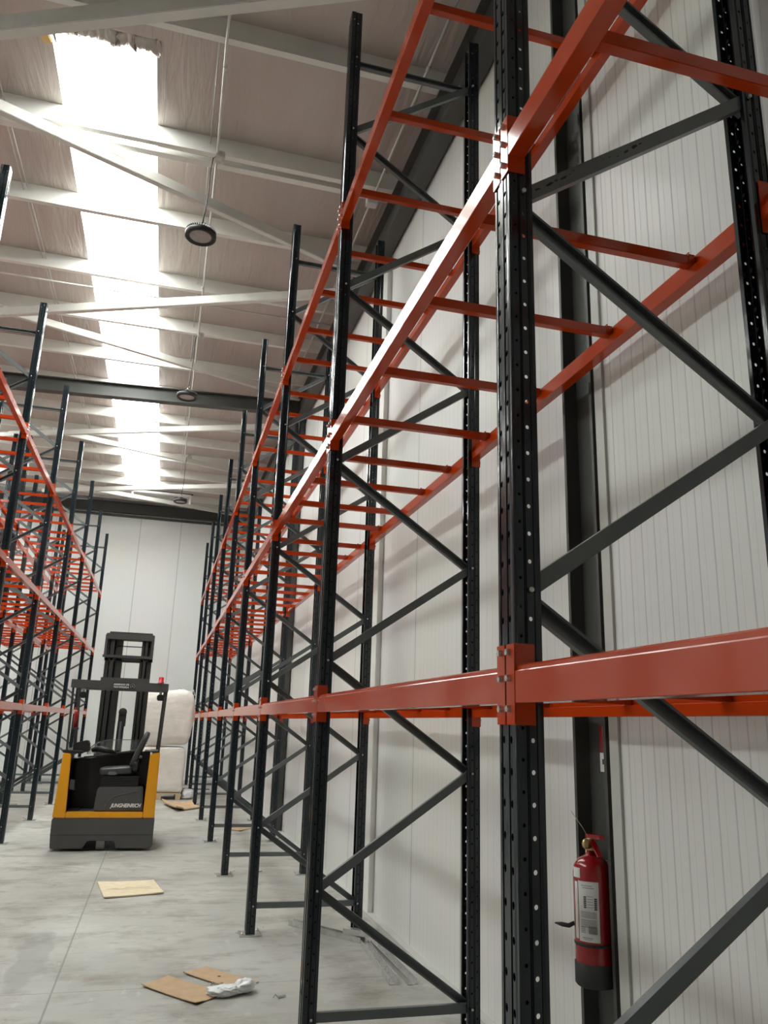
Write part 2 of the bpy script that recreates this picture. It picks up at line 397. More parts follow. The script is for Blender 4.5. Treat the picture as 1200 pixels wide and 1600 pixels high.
tag(MB().box(XL, XW, 23.93, 24, 7.44, 7.50).obj('wall_angle', M['steel']), 'thin dark grey angle under the beam on the far wall', 'angle')
tag(MB().box(XL, XW, 23.55, 23.70, 7.90, zc(23.6)).obj('eaves_gutter', M['purlin']), 'pale grey gutter box above the end wall beam', 'gutter')

# purlins (Z sections) across the building
PY = [-5.4, -4.0, -2.6, -1.2, .2, 1.6, 2.95, 4.28, 5.62, 7.15, 8.61, 10.12, 11.49, 12.96, 14.4, 15.94, 17.3, 18.71, 20.19, 21.47, 22.8]
pp = [(0, -.20), (.065, -.20), (.065, -.165), (.062, -.165), (.062, -.196), (.004, -.196), (.004, -.004), (.055, -.004), (.055, 0), (0, 0)]
pm = MB().prism(pp, 'x', XL, 1.98).mesh('roof_purlin', M['purlin'])
vis = 0
for y in PY:
    o = mesh_obj('roof_purlin', pm, None, (0, y, zc(y) - .001))
    if y > 4.0:
        vis += 1; lab = 'pale %s roof purlin counted from the camera end of the view' % ORD[vis]
    else: lab = 'pale roof purlin behind the camera, %s from the back wall' % ORD[PY.index(y) + 1]
    tag(o, lab, 'purlin', 'roof purlins')
tag(MB().box(XL, 1.9, 7.29, 7.37, zc(7.2) - .21, zc(7.2) - .15).obj('purlin_strut', M['purlin']), 'pale square tube doubled under the purlin that carries the nearest lamp', 'tube')
tag(MB().tube([(XL, 10.3, 7.30), (1.9, 10.3, 7.30)], .012, 8).obj('wire_conduit', M['rod']), 'thin pale conduit running under a purlin beyond the nearest lamp', 'conduit')

# diagonal roof bracing tubes
def zb(y): return 6.97 + 0.03 * y
BR = [((-4.2, 7.00), (1.9, 4.20), .16, 'nearest pale diagonal bracing tube at the top left corner'),
      ((-3.6, 6.22), (1.9, 8.72), .12, 'pale diagonal bracing tube passing behind the nearest lamp cable'),
      ((-2.9, 11.28), (1.9, 8.98), .12, 'pale bracing tube crossing nearly level in front of the dark beam'),
      ((-2.74, 11.38), (1.9, 13.25), .11, 'pale bracing tube descending right to the dark cross beam'),
      ((-3.6, 17.12), (1.9, 14.45), .11, 'first pale bracing tube beyond the dark cross beam'),
      ((-2.75, 16.92), (1.9, 18.85), .11, 'second pale bracing tube beyond the dark cross beam'),
      ((-3.4, 21.9), (1.9, 19.1), .11, 'third pale bracing tube beyond the dark cross beam'),
      ((-2.75, 21.7), (1.9, 23.35), .11, 'farthest pale bracing tube just above the end wall beam')]
for i, (a, b2, wd, lab) in enumerate(BR):
    zz = -.05 if i == 0 else (0.0 if i % 2 else -.14)
    r = thing('bracing_tube', lab, 'brace', (a[0], a[1], zb(a[1]) + zz), 'roof bracing')
    e = (b2[0] - a[0], b2[1] - a[1], zb(b2[1]) - zb(a[1])); L = math.hypot(e[0], e[1])
    MB().bar((0, 0, 0), e, wd * .62, wd * 1.0).obj('tube', M['tube'], r, bevel=.006)
    u = Vector(e).normalized()
    MB().bar(Vector((0, 0, 0)) - u * .22, Vector((0, 0, 0)) + u * .02, .012, .09).obj('end_plate', M['tube'], r)
# sag rods and conduits
def rods(name, x0, dx, ys, lab, r=.006, zz=-.06, mat='rod'):
    mb = MB()
    for a, b2 in ys:
        for d in (0, dx) if dx else (0,): mb.tube([(x0 + d, a, zc(a) + zz), (x0 + d * 1.3, b2, zc(b2) + zz - .03)], r, 6)
    return tag(mb.obj(name, M[mat]), lab, 'rod')
for k in range(9, 20):
    rods('sag_rod', -2.07, .035, [(PY[k - 1] + .05, PY[k])], 'pair of thin sag rods left of the roof light, %s pair from the camera' % ORD[k - 8])
for k in range(9, 19):
    rods('sag_rod', -.06, 0, [(PY[k - 1] + .05, PY[k])], 'thin single sag rod beside the lamp conduit, %s from the camera' % ORD[k - 8], r=.007)
t = thing('lamp_conduit', 'galvanised conduit along the roof feeding the three hanging lamps', 'conduit', (0, 0, 0))
MB().tube([(.01, 3.5, zc(3.5) - .24), (.0, 5.6, zc(5.6) - .23), (.02, 7.1, zc(7.1) - .23), (.02, 11.4, zc(11.4) - .23), (.0, 18.0, zc(18) - .23)], .013, 8).obj('pipe', M['rod'], t)
for y in (5.9, 9.9): MB().tube([(.01, y, zc(y) - .232), (.01, y + .05, zc(y) - .232)], .018, 8).obj('coupling', M['rod'], t)
t = thing('wall_conduit', 'galvanised conduit along the roof near the right wall with a junction box', 'conduit')
MB().tube([(1.72, 3.9, zc(3.9) - .23), (1.72, 13.2, zc(13.2) - .23)], .014, 8).obj('pipe', M['rod'], t)
for y in (5.35, 6.05): MB().tube([(1.72, y, zc(y) - .231), (1.72, y + .06, zc(y) - .231)], .02, 8).obj('coupling', M['zinc'], t)
MB().box(1.66, 1.78, 7.30, 7.40, zc(7.3) - .30, zc(7.3) - .20).obj('junction_box', M['sticker'], t, bevel=.006)
t = thing('roof_strut', 'short white rail hanging under the roof above the farthest lamp', 'rail', (0, 0, 0))
MB().box(-1.36, .28, 22.3, 22.36, 7.80, 7.86).obj('rail', M['white'], t)
MB().box(-1.38, .34, 22.36, 22.38, 7.87, 7.90).obj('cable_tray', M['black'], t)
for x in (-1.33, .24): MB().box(x, x + .05, 22.3, 22.35, 7.58, 7.82).obj('hanger', M['white'], t)

# hanging round industrial lamps
def lamp(x, y, z, top, lab):
    r = thing('high_bay_lamp', lab, 'lamp', (x, y, z), 'hanging industrial lamps')
    MB().lathe([(.02, .10), (.055, .10), (.07, .055), (.145, .045), (.152, .03), (.152, -.01), (.138, -.018), (.118, .0)], 40).obj('housing', M['black'], r)
    mb = MB()
    for k in range(40):
        a = 2 * math.pi * k / 40; c, s2 = math.cos(a), math.sin(a)
        mb.bar((c * .07, s2 * .07, .052), (c * .148, s2 * .148, .05), .004, .03)
    mb.obj('cooling_fins', M['black'], r)
    MB().lathe([(.0, -.002), (.10, -.002), (.121, .004), (.121, .012)], 40).obj('lens', M['lens'], r)
    MB().tube([(0, 0, .10), (.0, 0, .15), (.02, 0, .17), (.035, 0, .15), (.02, 0, .13)], .007, 6).obj('hook', M['zinc'], r)
    d = top - z
    MB().tube([(.005, 0, .15), (.02, 0, .3), (.035, 0, .55), (.03, 0, d - .2), (.045, 0, d - .04), (.08, 0, d)], .006, 6).obj('cable', M['black'], r)
    MB().box(.07, .16, -.04, .06, d - .05, d + .04).obj('junction_box', M['zinc'], r, bevel=.005)
lamp(-.062, 7.12, 6.30, 7.27, 'nearest round black lamp hanging over the aisle')
lamp(-.057, 11.45, 6.36, 7.40, 'middle round black lamp hanging in front of the dark cross beam')
lamp(.005, 18.0, 6.48, 7.60, 'farthest round black lamp hanging near the end wall')

# light grey flashing and white cover strip on the wall, skirting line
struct(MB().box(1.888, 1.8995, 3.095, 3.165, 0, 6.62).obj('trim_1', M['flash']))
struct(MB().box(2.0, 2.05, 7.60, 7.92, 0, 6.7).obj('trim_2', M['whitebox'], bevel=.006))
struct(MB().box(1.985, 2.05, 3.48, YE, 0, .035).obj('baseboard_right', M['flash']))
struct(MB().box(XL, XW, 23.96, YE, 0, .05).obj('baseboard_end', M['flash']))

# ------------------------------------------------------------ racking
XF, Y0, BAY, DEP = 0.8484, 1.8496, 2.6132, 0.9688
ZT, SZ, ZB0 = 6.614, 0.6, 0.2197
PW, PD = 0.10, 0.075          # post: aisle face width, side depth
PITCH, HZ0 = 0.075, 0.0697
def holed_strip(mb, mapf, u0, u1, cols, z0, z1, flip=False):
    """vertical sheet strip from u0 to u1 with punched columns; mapf(u,z)->xyz; cols: (centre u, offset, half w, half h)"""
    us = [u0]; spans = []
    for cu, off, hw, hh in cols: spans.append((cu - .011, cu + .011, off, cu, hw, hh))
    prev = u0
    def quad(a, b, za, zb_):
        mb.add([mapf(a, za), mapf(b, za), mapf(b, zb_), mapf(a, zb_)], [(3, 2, 1, 0) if flip else (0, 1, 2, 3)])
    for a, b, off, cu, hw, hh in spans:
        if a > prev + 1e-5: quad(prev, a, z0, z1)
        prev = b
        zk = [HZ0 + off + i * PITCH for i in range(-1, 95)]
        zk = [z for z in zk if z - PITCH / 2 > z0 and z + PITCH / 2 < z1]
        quad(a, b, z0, zk[0] - PITCH / 2); quad(a, b, zk[-1] + PITCH / 2, z1)
        for z in zk:
            zl, zh = z - PITCH / 2, z + PITCH / 2
            out = [(a, zl), (cu, zl), (b, zl), (b, z), (b, zh), (cu, zh), (a, zh), (a, z)]
            inn = [(cu + hw * math.cos(t), z + hh * math.sin(t)) for t in [math.radians(g) for g in (225, 270, 315, 0, 45, 90, 135, 180)]]
            vs = [mapf(*p) for p in out] + [mapf(*p) for p in inn]
            mb.add(vs, [(8 + i, 8 + (i + 1) % 8, (i + 1) % 8, i) if flip else (i, (i + 1) % 8, 8 + (i + 1) % 8, 8 + i) for i in range(8)])
    if u1 > prev + 1e-5: quad(prev, u1, z0, z1)
def make_post_mesh():
    z0, z1 = 0.008, ZT
    mb = MB()
    holed_strip(mb, lambda u, z: (0.0, u, z), 0.0, PW, [(.028, 0, .0065, .010), (.072, 0, .0065, .010)], z0, z1, True)
    for yy in (0.0, PW):
        # side flange with a shallow pressed rib between the hole columns
        holed_strip(mb, lambda u, z, yy=yy: (u, yy, z), 0.0, .030, [(.018, .030, .0042, .0048)], z0, z1, yy > 0)
        s2 = 1 if yy == 0 else -1
        mb.add([(.030, yy, z0), (.033, yy + .003 * s2, z0), (.033, yy + .003 * s2, z1), (.030, yy, z1)], [(0, 1, 2, 3) if yy == 0 else (3, 2, 1, 0)])
        holed_strip(mb, lambda u, z, yy=yy, s2=s2: (u, yy + .003 * s2, z), .033, .061, [(.047, 0, .0055, .0062)], z0, z1, yy > 0)
        mb.add([(.061, yy + .003 * s2, z0), (.066, yy, z0), (.066, yy, z1), (.061, yy + .003 * s2, z1)], [(0, 1, 2, 3) if yy == 0 else (3, 2, 1, 0)])
        mb.add([(.066, yy, z0), (PD, yy, z0), (PD, yy, z1), (.066, yy, z1)], [(0, 1, 2, 3) if yy == 0 else (3, 2, 1, 0)])
        mb.add([(PD, yy, z0), (PD, yy + .017 * s2, z0), (PD, yy + .017 * s2, z1), (PD, yy, z1)], [(0, 1, 2, 3) if yy == 0 else (3, 2, 1, 0)])
    me = bpy.data.meshes.new('post'); me.from_pydata(mb.v, [], mb.f)
    bm = bmesh.new(); bm.from_mesh(me)
    bmesh.ops.remove_doubles(bm, verts=bm.verts[:], dist=1e-5)
    bmesh.ops.solidify(bm, geom=bm.faces[:], thickness=.0022)
    bm.to_mesh(me); bm.free(); me.materials.append(M['post']); return me
POST = make_post_mesh()
POST_BACK = POST.copy()
POST_BACK.transform(Matrix.Scale(-1, 4, (1, 0, 0)) ); POST_BACK.flip_normals()

def channel_mesh(name, p0, p1, w_, d, face_cam, y, mat, slots=True):
    """C channel brace in the XZ plane; face_cam: web on the camera side"""
    p0 = Vector((p0[0], 0, p0[1])); p1 = Vector((p1[0], 0, p1[1])); t = (p1 - p0).normalized(); nrm = Vector((-t.z, 0, t.x))
    L = (p1 - p0).length + .05; a = p0 - t * .025
    th = .0025; h = w_ / 2
    prof = [(-h, 0), (h, 0), (h, d), (h - .008, d), (h - .008, d - th), (h - th, d - th), (h - th, th), (-h + th, th), (-h + th, d - th), (-h + .008, d - th), (-h + .008, d), (-h, d)]
    if not face_cam: prof = [(u, d - v) for u, v in prof][::-1]
    n = len(prof); vs = []
    for q in (a, a + t * L):
        for u, v in prof: vs.append(q + nrm * u + Vector((0, y + v, 0)))
    mb = MB().add(vs, [tuple(range(n - 1, -1, -1)), tuple(range(n, 2 * n))] + [(i, (i + 1) % n, n + (i + 1) % n, n + i) for i in range(n)])
    return mb.mesh(name, mat)
bx0, bx1 = .047, DEP - .047
BRACES = []
BRACES.append(channel_mesh('strut', (bx0, ZB0), (bx1, ZB0), .045, .028, True, .022, M['brace']))
for m_ in range(0, 10):
    za, zb_ = ZB0 + m_ * SZ, ZB0 + (m_ + 1) * SZ
    if m_ % 2 == 0: BRACES.append(channel_mesh('diagonal_brace', (bx1, za), (bx0, zb_), .045, .028, False, .051, M['brace']))
    else: BRACES.append(channel_mesh('diagonal_brace', (bx0, za), (bx1, zb_), .045, .028, True, .022, M['brace']))
BRACES.append(channel_mesh('strut', (bx0, ZB0 + 10 * SZ), (bx1, ZB0 + 10 * SZ), .045, .028, False, .051, M['brace']))
BOLT = MB().lathe([(.0, -.0085), (.0062, -.0085), (.0075, -.006), (.0075, -.001)], 8, axis='y').lathe([(.0035, -.002), (.0035, .104)], 6, axis='y').lathe([(.0075, .101), (.0075, .107), (.0, .108)], 6, axis='y').mesh('bolt', M['zinc_bright'])
BASE = MB().box(-.05, .13, -.035, .135, 0, .012).mesh('base_plate', M['zinc_bright'], bevel=.001)
ANCH = MB().lathe([(.012, .008), (.012, .016), (.006, .017), (.006, .032), (0, .033)], 8).bar((.004, 0, .018), (-.05, -.01, .036), .018, .004).mesh('anchor_bolt', M['zinc_bright'])

def make_frame():
    r = thing('rack_frame', 'x', 'rack frame')
    for me, x in ((POST, 0), (POST_BACK, DEP)):
        p = mesh_obj('post', me, r, (x, 0, 0))
        bpo = mesh_obj('base_plate', BASE, p, (0 if x == 0 else -.08, 0, 0))
        ab = 0 if x == 0 else -.08
        mesh_obj('anchor_bolt', ANCH, p, (ab - .030, -.018, 0)); an = mesh_obj('anchor_bolt', ANCH, p, (ab + .11, .118, 0)); an.rotation_euler.z = math.pi
    for me in BRACES: mesh_obj(me.name.split('.')[0], me, r)
    for m_ in (0, 1, 3, 5, 7, 9, 10): mesh_obj('bolt', BOLT, r, (bx0, 0, ZB0 + m_ * SZ))
    for m_ in (0, 2, 4, 6, 8, 10): mesh_obj('bolt', BOLT, r, (bx1, 0, ZB0 + m_ * SZ))
    return r

# beams -------------------------------------------------------
LB = BAY - PW                        # clear length, from far side of one post to near side of the next
def beam_mesh():
    h, d = .094, .050
    prof = [(-.002, 0), (d, 0), (d, .078), (d - .014, .080), (d - .014, h), (d - .017, h + .001), (.001, h), (-.002, h - .003)]
    # shallow step line on the outer face
    prof = [(-.003, .002), (-.001, 0), (d - .002, 0), (d, .002), (d, .042), (d - .002, .044), (.030, .044), (.030, h - .002), (.028, h), (.009, h), (.004, h - .004), (.004, .081), (-.001, .080), (-.003, .077)]
    return MB().prism(prof, 'y', 0, LB).mesh('box_section', M['orange'])
BEAM = beam_mesh()
def conn_mesh():
    # at y=0 end: side plate against the post flange, wing plate over the aisle face of the post (towards -y)
    mb = MB()
    mb.box(-.004, .052, -.0005, .004, -.052, .147)
    mb.box(-.0045, -.0005, -.046, .004, -.052, .147)
    return mb.mesh('connector', M['orange'], bevel=.0008)
CONN = conn_mesh()
CONN_B = CONN.copy(); CONN_B.transform(Matrix.Scale(-1, 4, (0, 1, 0))); CONN_B.flip_normals()
HEX = MB().lathe([(0, -.0165), (.0085, -.0155), (.0095, -.013), (.0095, -.0045)], 6, axis='x', smooth=False).lathe([(.004, -.005), (.004, .006)], 8, axis='x').mesh('hex_bolt', M['zinc_bright'])
def make_beam(bolts=True):
    r = thing('shelf_rail', 'x', 'shelf beam')
    mesh_obj('box_section', BEAM, r)
    for me, y, s2 in ((CONN, 0, -1), (CONN_B, LB, 1)):
        c = mesh_obj('connector', me, r, (0, y, 0))
        if bolts:
            for dz in (-.0135 + 0, .0615, .1365 - .02): mesh_obj('hex_bolt', HEX, c, (0, s2 * .026, dz - .0 if dz < .1 else .1265))
    return r
# crossbar: square tube resting between the beams with turned up end clips
CL = DEP - .064
def make_cross(near=True):
    o = MB().box(-CL / 2, CL / 2, -.0175, .0175, 0, .042).mesh('support_bar', M['orange'], bevel=.002)
    r = mesh_obj('support_bar', o)
    cm = MB().box(-.003, .0, -.021, .021, -.0, .052).box(-.003, .024, -.021, .021, .042, .044).mesh('end_clip', M['orange'])
    if near:
        a = mesh_obj('end_clip', cm, r, (-CL / 2 + .028, 0, 0)); a.scale.x = -1
        mesh_obj('end_clip', cm, r, (CL / 2 - .028, 0, 0))
    return r
OFF = {-1: [.35, .95, 1.62, 2.17], 0: [.35, .93, 1.64, 2.33]}
DOFF = [.40, .98, 1.62, 2.22]
LV = [('lowest', 1.733), ('middle', 3.330), ('top', 4.877)]
frame_p = make_frame(); beam_p = make_beam(); beam_far = make_beam(False); cross_p = make_cross(); cross_far = make_cross(False)
used = set()
def inst(proto, label, cat, group, loc, mirror=False):
    if proto.name in used: o = copy_tree(proto)
    else: used.add(proto.name); o = proto
    o.location = loc
    if mirror: o.scale = (-1, 1, 1)
    tag(o, label, cat, group); return o
def rack(xf, ys, mirror, rname, side_front, side_back, near_n, first_bay, levels, cross_levels, group, fnames=None):
    sg = -1 if mirror else 1
    for i, y in enumerate(ys):
        lab = fnames[i] if fnames and i in fnames else 'dark grey upright frame, %s from the camera in the %s rack' % (ORD[i + 1], rname)
        o = inst(frame_p, lab, 'rack frame', 'upright frames of the %s rack' % rname, (xf, y, 0), mirror)
        if abs(y - Y0) < .01 and not mirror:
            for c in o.children:
                if c.location.x > DEP - .06 : c.location.y += .02
                elif c.name.startswith(('diagonal_brace', 'strut')): c.location.y += .010
    for i in range(len(ys) - 1):
        b_ = i + first_bay
        for ln, z in levels:
            near = b_ < near_n
            for x, sd, mir in ((xf, side_front, mirror), (xf + sg * DEP, side_back, not mirror)):
                bo = inst(beam_p if near else beam_far, 'orange %s-level beam on the %s of bay %s, %s rack' % (ln, sd, ORD[i + 1], rname), 'shelf beam', 'orange beams of the %s rack' % rname, (x, ys[i] + PW, z), mir)
                if first_bay == -1 and sd == side_back and b_ == 0: bo.location.y += .02; bo.scale.y = (LB - .02) / LB
                if first_bay == -1 and sd == side_back and b_ == -1: bo.scale.y = (LB + .02) / LB
            if ln in cross_levels:
                for q, off in enumerate(OFF.get(b_, DOFF) if first_bay < 1 else DOFF):
                    inst(cross_p if near else cross_far, 'orange %s-level crossbar, %s of four in bay %s, %s rack' % (ln, ORD[q + 1], ORD[i + 1], rname), 'crossbar',
                         'orange crossbars of the %s rack' % rname, (xf + sg * DEP / 2, ys[i] + off + .05, z + .0455), mirror)
rack(XF, [Y0 + k * BAY for k in range(-1, 9)], False, 'right-hand', 'aisle side', 'wall side', 3, -1, LV, ('lowest', 'middle', 'top'), 'right',
     {0: 'dark grey upright frame behind the camera in the right-hand rack'})
rack(-1.8327, [9.6203 + k * BAY for k in range(-1, 6)], True, 'left front', 'aisle side', 'rear side', 2, 1, LV, ('lowest', 'middle', 'top'), 'left')
rack(-1.8327 - DEP * 2 - .16, [9.6203 + k * BAY for k in range(-1, 6)], False, 'left rear', 'far left side', 'side facing the front rack', 2, 1, LV, ('middle', 'top'), 'leftrear')
for p in (beam_far, cross_far, cross_p, beam_p, frame_p): assert p.name in used

# chipped paint on the grey brace above the middle beam of the nearest frame
bsl = SZ / (bx1 - bx0)
mb = MB()
def chip(u, v, s_, seed):
    random.seed(seed); pts = []
    for k in range(11):
        a = 2 * math.pi * k / 11; r = s_ * random.uniform(.35, 1.0); pts.append((u + r * 1.9 * math.cos(a), v + r * .55 * math.sin(a)))
    L_ = math.hypot(bx1 - bx0, SZ); t = Vector(((bx1 - bx0) / L_, 0, SZ / L_)); nn = Vector((-t.z, 0, t.x)); o = Vector((XF + bx0, Y0, ZB0 + 5 * SZ))
    vs = [o + t * p[0] + nn * p[1] + Vector((0, .0215, 0)) for p in pts] + [o + t * p[0] + nn * p[1] + Vector((0, .0221, 0)) for p in pts]
    mb.add(vs, [tuple(range(11)), tuple(range(21, 10, -1))] + [(i, (i + 1) % 11, 11 + (i + 1) % 11, 11 + i) for i in range(11)])
for i, (u, v, s_) in enumerate([(.075, .001, .009), (.13, .002, .012), (.155, .003, .005), (.185, .002, .010), (.215, .004, .004), (.235, .010, .003), (.36, .006, .003), (.39, .004, .004), (.42, -.004, .004), (.46, 0, .009), (.50, .003, .013), (.53, .005, .006)]): chip(u, v, s_, i + 3)
near_frame = [o for o in bpy.data.objects if o.name.startswith('rack_frame') and abs(o.location.y - Y0) < .01 and o.location.x > 0][0]
co = mb.obj('paint_chips', M['patch'], near_frame, label='dark flakes where grey paint has chipped'); co.location = (-XF, -Y0 + .010, 0)

# ------------------------------------------------------------ fire extinguisher and sign on the column
ex = thing('fire_extinguisher', 'red fire extinguisher with white label hanging on the dark steel column', 'fire extinguisher', (1.858, 3.30, .672)); ex.scale = (1.03, 1.03, 1.045)
MB().lathe([(.0, 0), (.074, 0), (.078, .006), (.078, .40), (.074, .425), (.055, .452), (.03, .465), (.024, .468), (.024, .485)], 40).obj('cylinder', M['red'], ex)
MB().lathe([(.0, -.012), (.074, -.012), (.081, -.004), (.081, .072), (.079, .074)], 40).obj('base_cup', M['rubber'], ex)
MB().lathe([(.0785, .135), (.0800, .137), (.0800, .145), (.0785, .147)], 40).obj('hose_band', M['rubber'], ex)
v = MB().lathe([(.022, .483), (.026, .486), (.026, .505), (.018, .508), (.018, .53), (.0, .532)], 20).obj('valve', M['brass'], ex)
MB().lathe([(0, -.05), (.019, -.048), (.021, -.035), (.016, -.03), (.0, -.03)], 20, (-.030, .02, .512), 'y').obj('pressure_gauge', M['brass'], v)
mb = MB().bar((.012, .045, .535), (-.005, -.10, .546), .022, .016).bar((0, .0, .53), (-.01, -.035, .515), .02, .006).bar((-.008, -.03, .52), (-.012, -.095, .47), .022, .006)
mb.obj('handle', M['red'], ex)
MB().tube([(-.02, -.01, .54), (-.03, .01, .57), (-.045, .03, .60), (-.06, .05, .63)], .0015, 5).obj('safety_wire', M['zinc'], ex)
MB().tube([(.01, .02, .515), (.02, .055, .505), (.03, .085, .44), (.02, .09, .30), (-.03, .083, .20)], .009, 8).obj('hose', M['rubber'], ex)
MB().tube([(-.03, .083, .200), (-.06, .10, .182), (-.075, .135, .180), (-.085, .175, .177)], [.007, .009, .009, .003], 8).obj('nozzle', M['rubber'], ex)
MB().box(.07, .09, -.03, .03, .2, .44).obj('wall_bracket', M['zinc'], ex)
def wrap(z0, z1, a0, a1, r, n=12):
    mb = MB(); vs = []
    for k in range(n + 1):
        a = a0 + (a1 - a0) * k / n
        for z in (z0, z1):
            for rr in (r, r + .0006): vs.append((rr * math.cos(a), rr * math.sin(a), z))
    fs = []
    for k in range(n):
        b0 = k * 4; fs += [(b0 + 1, b0 + 5, b0 + 7, b0 + 3), (b0, b0 + 2, b0 + 6, b0 + 4), (b0, b0 + 4, b0 + 5, b0 + 1), (b0 + 2, b0 + 3, b0 + 7, b0 + 6)]
    fs += [(0, 1, 3, 2), (n * 4, n * 4 + 2, n * 4 + 3, n * 4 + 1)]
    return mb.add(vs, fs)
D = math.radians
lb = wrap(.155, .375, D(195), D(258), .0786).obj('label', M['sticker'], ex, label='white instruction label with dark print')
ink = MB()
def inkb(z0, z1, a0, a1, tgt): 
    w_ = wrap(z0, z1, D(a0), D(a1), .0793, 4); tgt.add(w_.v, w_.f)
for i in range(6):
    inkb(.315 - i * .0075, .3205 - i * .0075, 213, 221, ink); inkb(.310 - i * .0075, .3155 - i * .0075, 244, 252, ink)
for i in range(8): inkb(.185, .212, 226 + i * 3.2, 227.6 + i * 3.2, ink)
ink.obj('printing', M['ink'], lb)
ink = MB()
inkb(.358, .361, 206, 240, ink); inkb(.350, .353, 210, 245, ink)
for i in range(5): inkb(.262 - i * .005, .2645 - i * .005, 203, 250, ink)
for i in range(6): inkb(.233 - i * .005, .2355 - i * .005, 203, 250, ink)
for i in range(4): inkb(.205 - i * .006, .208 - i * .006, 202, 216, ink)
for i in range(5): inkb(.32 - i * .01, .322 - i * .01, 224, 241, ink)
inkb(.168, .171, 206, 238, ink); inkb(.163, .165, 210, 234, ink)
ink.obj('small_print', M['ink_pale'], lb)
wrap(.385, .43 - .008, D(172), D(203), .0787).obj('round_seal', M['sticker'], ex)
wrap(.16, .37, D(178), D(192), .0787).obj('side_label', M['sticker'], ex)
# extinguisher sign on the column web
sg_ = thing('extinguisher_sign', 'narrow red and white sticker on the dark column above the extinguisher', 'sign', (1.9495, 3.30, 1.50))
MB().box(-.0015, .0005, -.06, .05, .085, .20).obj('red_panel', M['red'], sg_)
MB().box(-.0015, .0005, -.06, .05, .0, .082).obj('white_panel', M['sticker'], sg_)
mb = MB()
for i in range(3): mb.box(-.0022, -.0016, -.045 + i * .028, -.025 + i * .028, .032, .055)
mb.obj('symbols', M['ink'], sg_)

# ------------------------------------------------------------ reach truck
T = thing('reach_truck', 'yellow and dark grey reach truck standing in the aisle', 'forklift', (-.535, 11.55, 0))
chas = [(-.635, .035), (-.245, .035), (-.20, .115), (-.17, .128), (.11, .128), (.14, .115), (.165, .035), (.60, .035), (.625, .08), (.618, .20), (.620, .39), (.605, .403), (-.640, .405), (-.655, .39), (-.652, .20), (-.64, .06)]
MB().prism(chas, 'y', 0, .10).prism([(-.65, .135), (.62, .135), (.618, .40), (-.65, .40)], 'y', .10, 1.30).box(-.64, -.25, .1, 1.3, .05, .14).box(.17, .60, .1, 1.3, .05, .14).obj('chassis', M['tgrey'], T, bevel=.006)
MB().box(-.651, .619, -.002, .004, .196, .202).obj('seam', M['tdark'], T)
w_ = MB().lathe([(.04, -.055), (.125, -.055), (.13, -.045), (.13, .045), (.125, .055), (.04, .055)], 32, (0, 0, 0), 'x').obj('drive_wheel', M['tyre'], T, (-.03, .143, .131))
for x in (-.42, .42): MB().lathe([(.03, -.05), (.14, -.05), (.145, -.04), (.145, .04), (.14, .05), (.03, .05)], 28, (0, 0, 0), 'x').obj('load_wheel', M['tyre'], T, (x, 2.25, .145))
for x in (-.42, .42): MB().box(x - .07, x + .07, 1.25, 2.4, .16, .30).obj('support_arm', M['tgrey'], T, bevel=.01)
MB().prism([(-.655, .406), (-.497, .406), (-.520, 1.185), (-.535, 1.20), (-.612, 1.208), (-.622, 1.195)], 'y', 0, .05).obj('side_panel', M['yellow'], T, bevel=.01, label='yellow side panel')
MB().prism([(.462, .406), (.612, .406), (.608, 1.228), (.595, 1.238), (.485, 1.212), (.478, 1.19)], 'y', 0, .05).obj('side_panel', M['yellow'], T, bevel=.01, label='yellow side panel')
MB().box(-.496, .461, .0, .10, .406, .478).obj('door_sill', M['yellow'], T, bevel=.006)
MB().box(-.496, .461, .10, .90, .44, .462).obj('cab_floor', M['tgrey'], T)
MB().box(-.60, .60, .92, 1.28, .41, 1.10).obj('battery_cover', M['tdark'], T)
MB().prism([(-.49, .462), (.46, .462), (.46, 1.22), (.25, 1.215), (.05, 1.19), (-.15, 1.15), (-.32, 1.12), (-.49, 1.12)], 'y', .60, .915).obj('front_console', M['tdark'], T, bevel=.01)
MB().prism([(-.40, 1.125), (-.18, 1.145), (.05, 1.185), (.22, 1.215), (.36, 1.225), (.36, 1.245), (.2, 1.235), (.02, 1.205), (-.2, 1.165), (-.40, 1.145)], 'y', .50, .62).obj('dash_edge', M['tgrey'], T, bevel=.004)
MB().tube([(-.30, .50, 1.23), (-.22, .47, 1.255), (-.10, .45, 1.235), (.02, .45, 1.205)], [.03, .045, .04, .02], 10).obj('armrest', M['black'], T)
MB().lathe([(.0, .0), (.016, .0), (.022, .02), (.02, .05), (0, .06)], 12).obj('control_knob', M['black'], T, (-.22, .47, 1.28))
MB().lathe([(.0, .0), (.016, .0), (.022, .015), (.018, .03), (0, .035)], 12).obj('control_knob', M['black'], T, (.04, .47, 1.215))
MB().prism([(-.645, .406), (-.56, .406), (-.56, 1.19), (-.612, 1.20)], 'y', .052, .95).obj('side_lining', M['tdark'], T)
MB().prism([(.50, .406), (.605, .406), (.60, 1.22), (.50, 1.20)], 'y', .052, .95).obj('side_lining', M['tdark'], T)
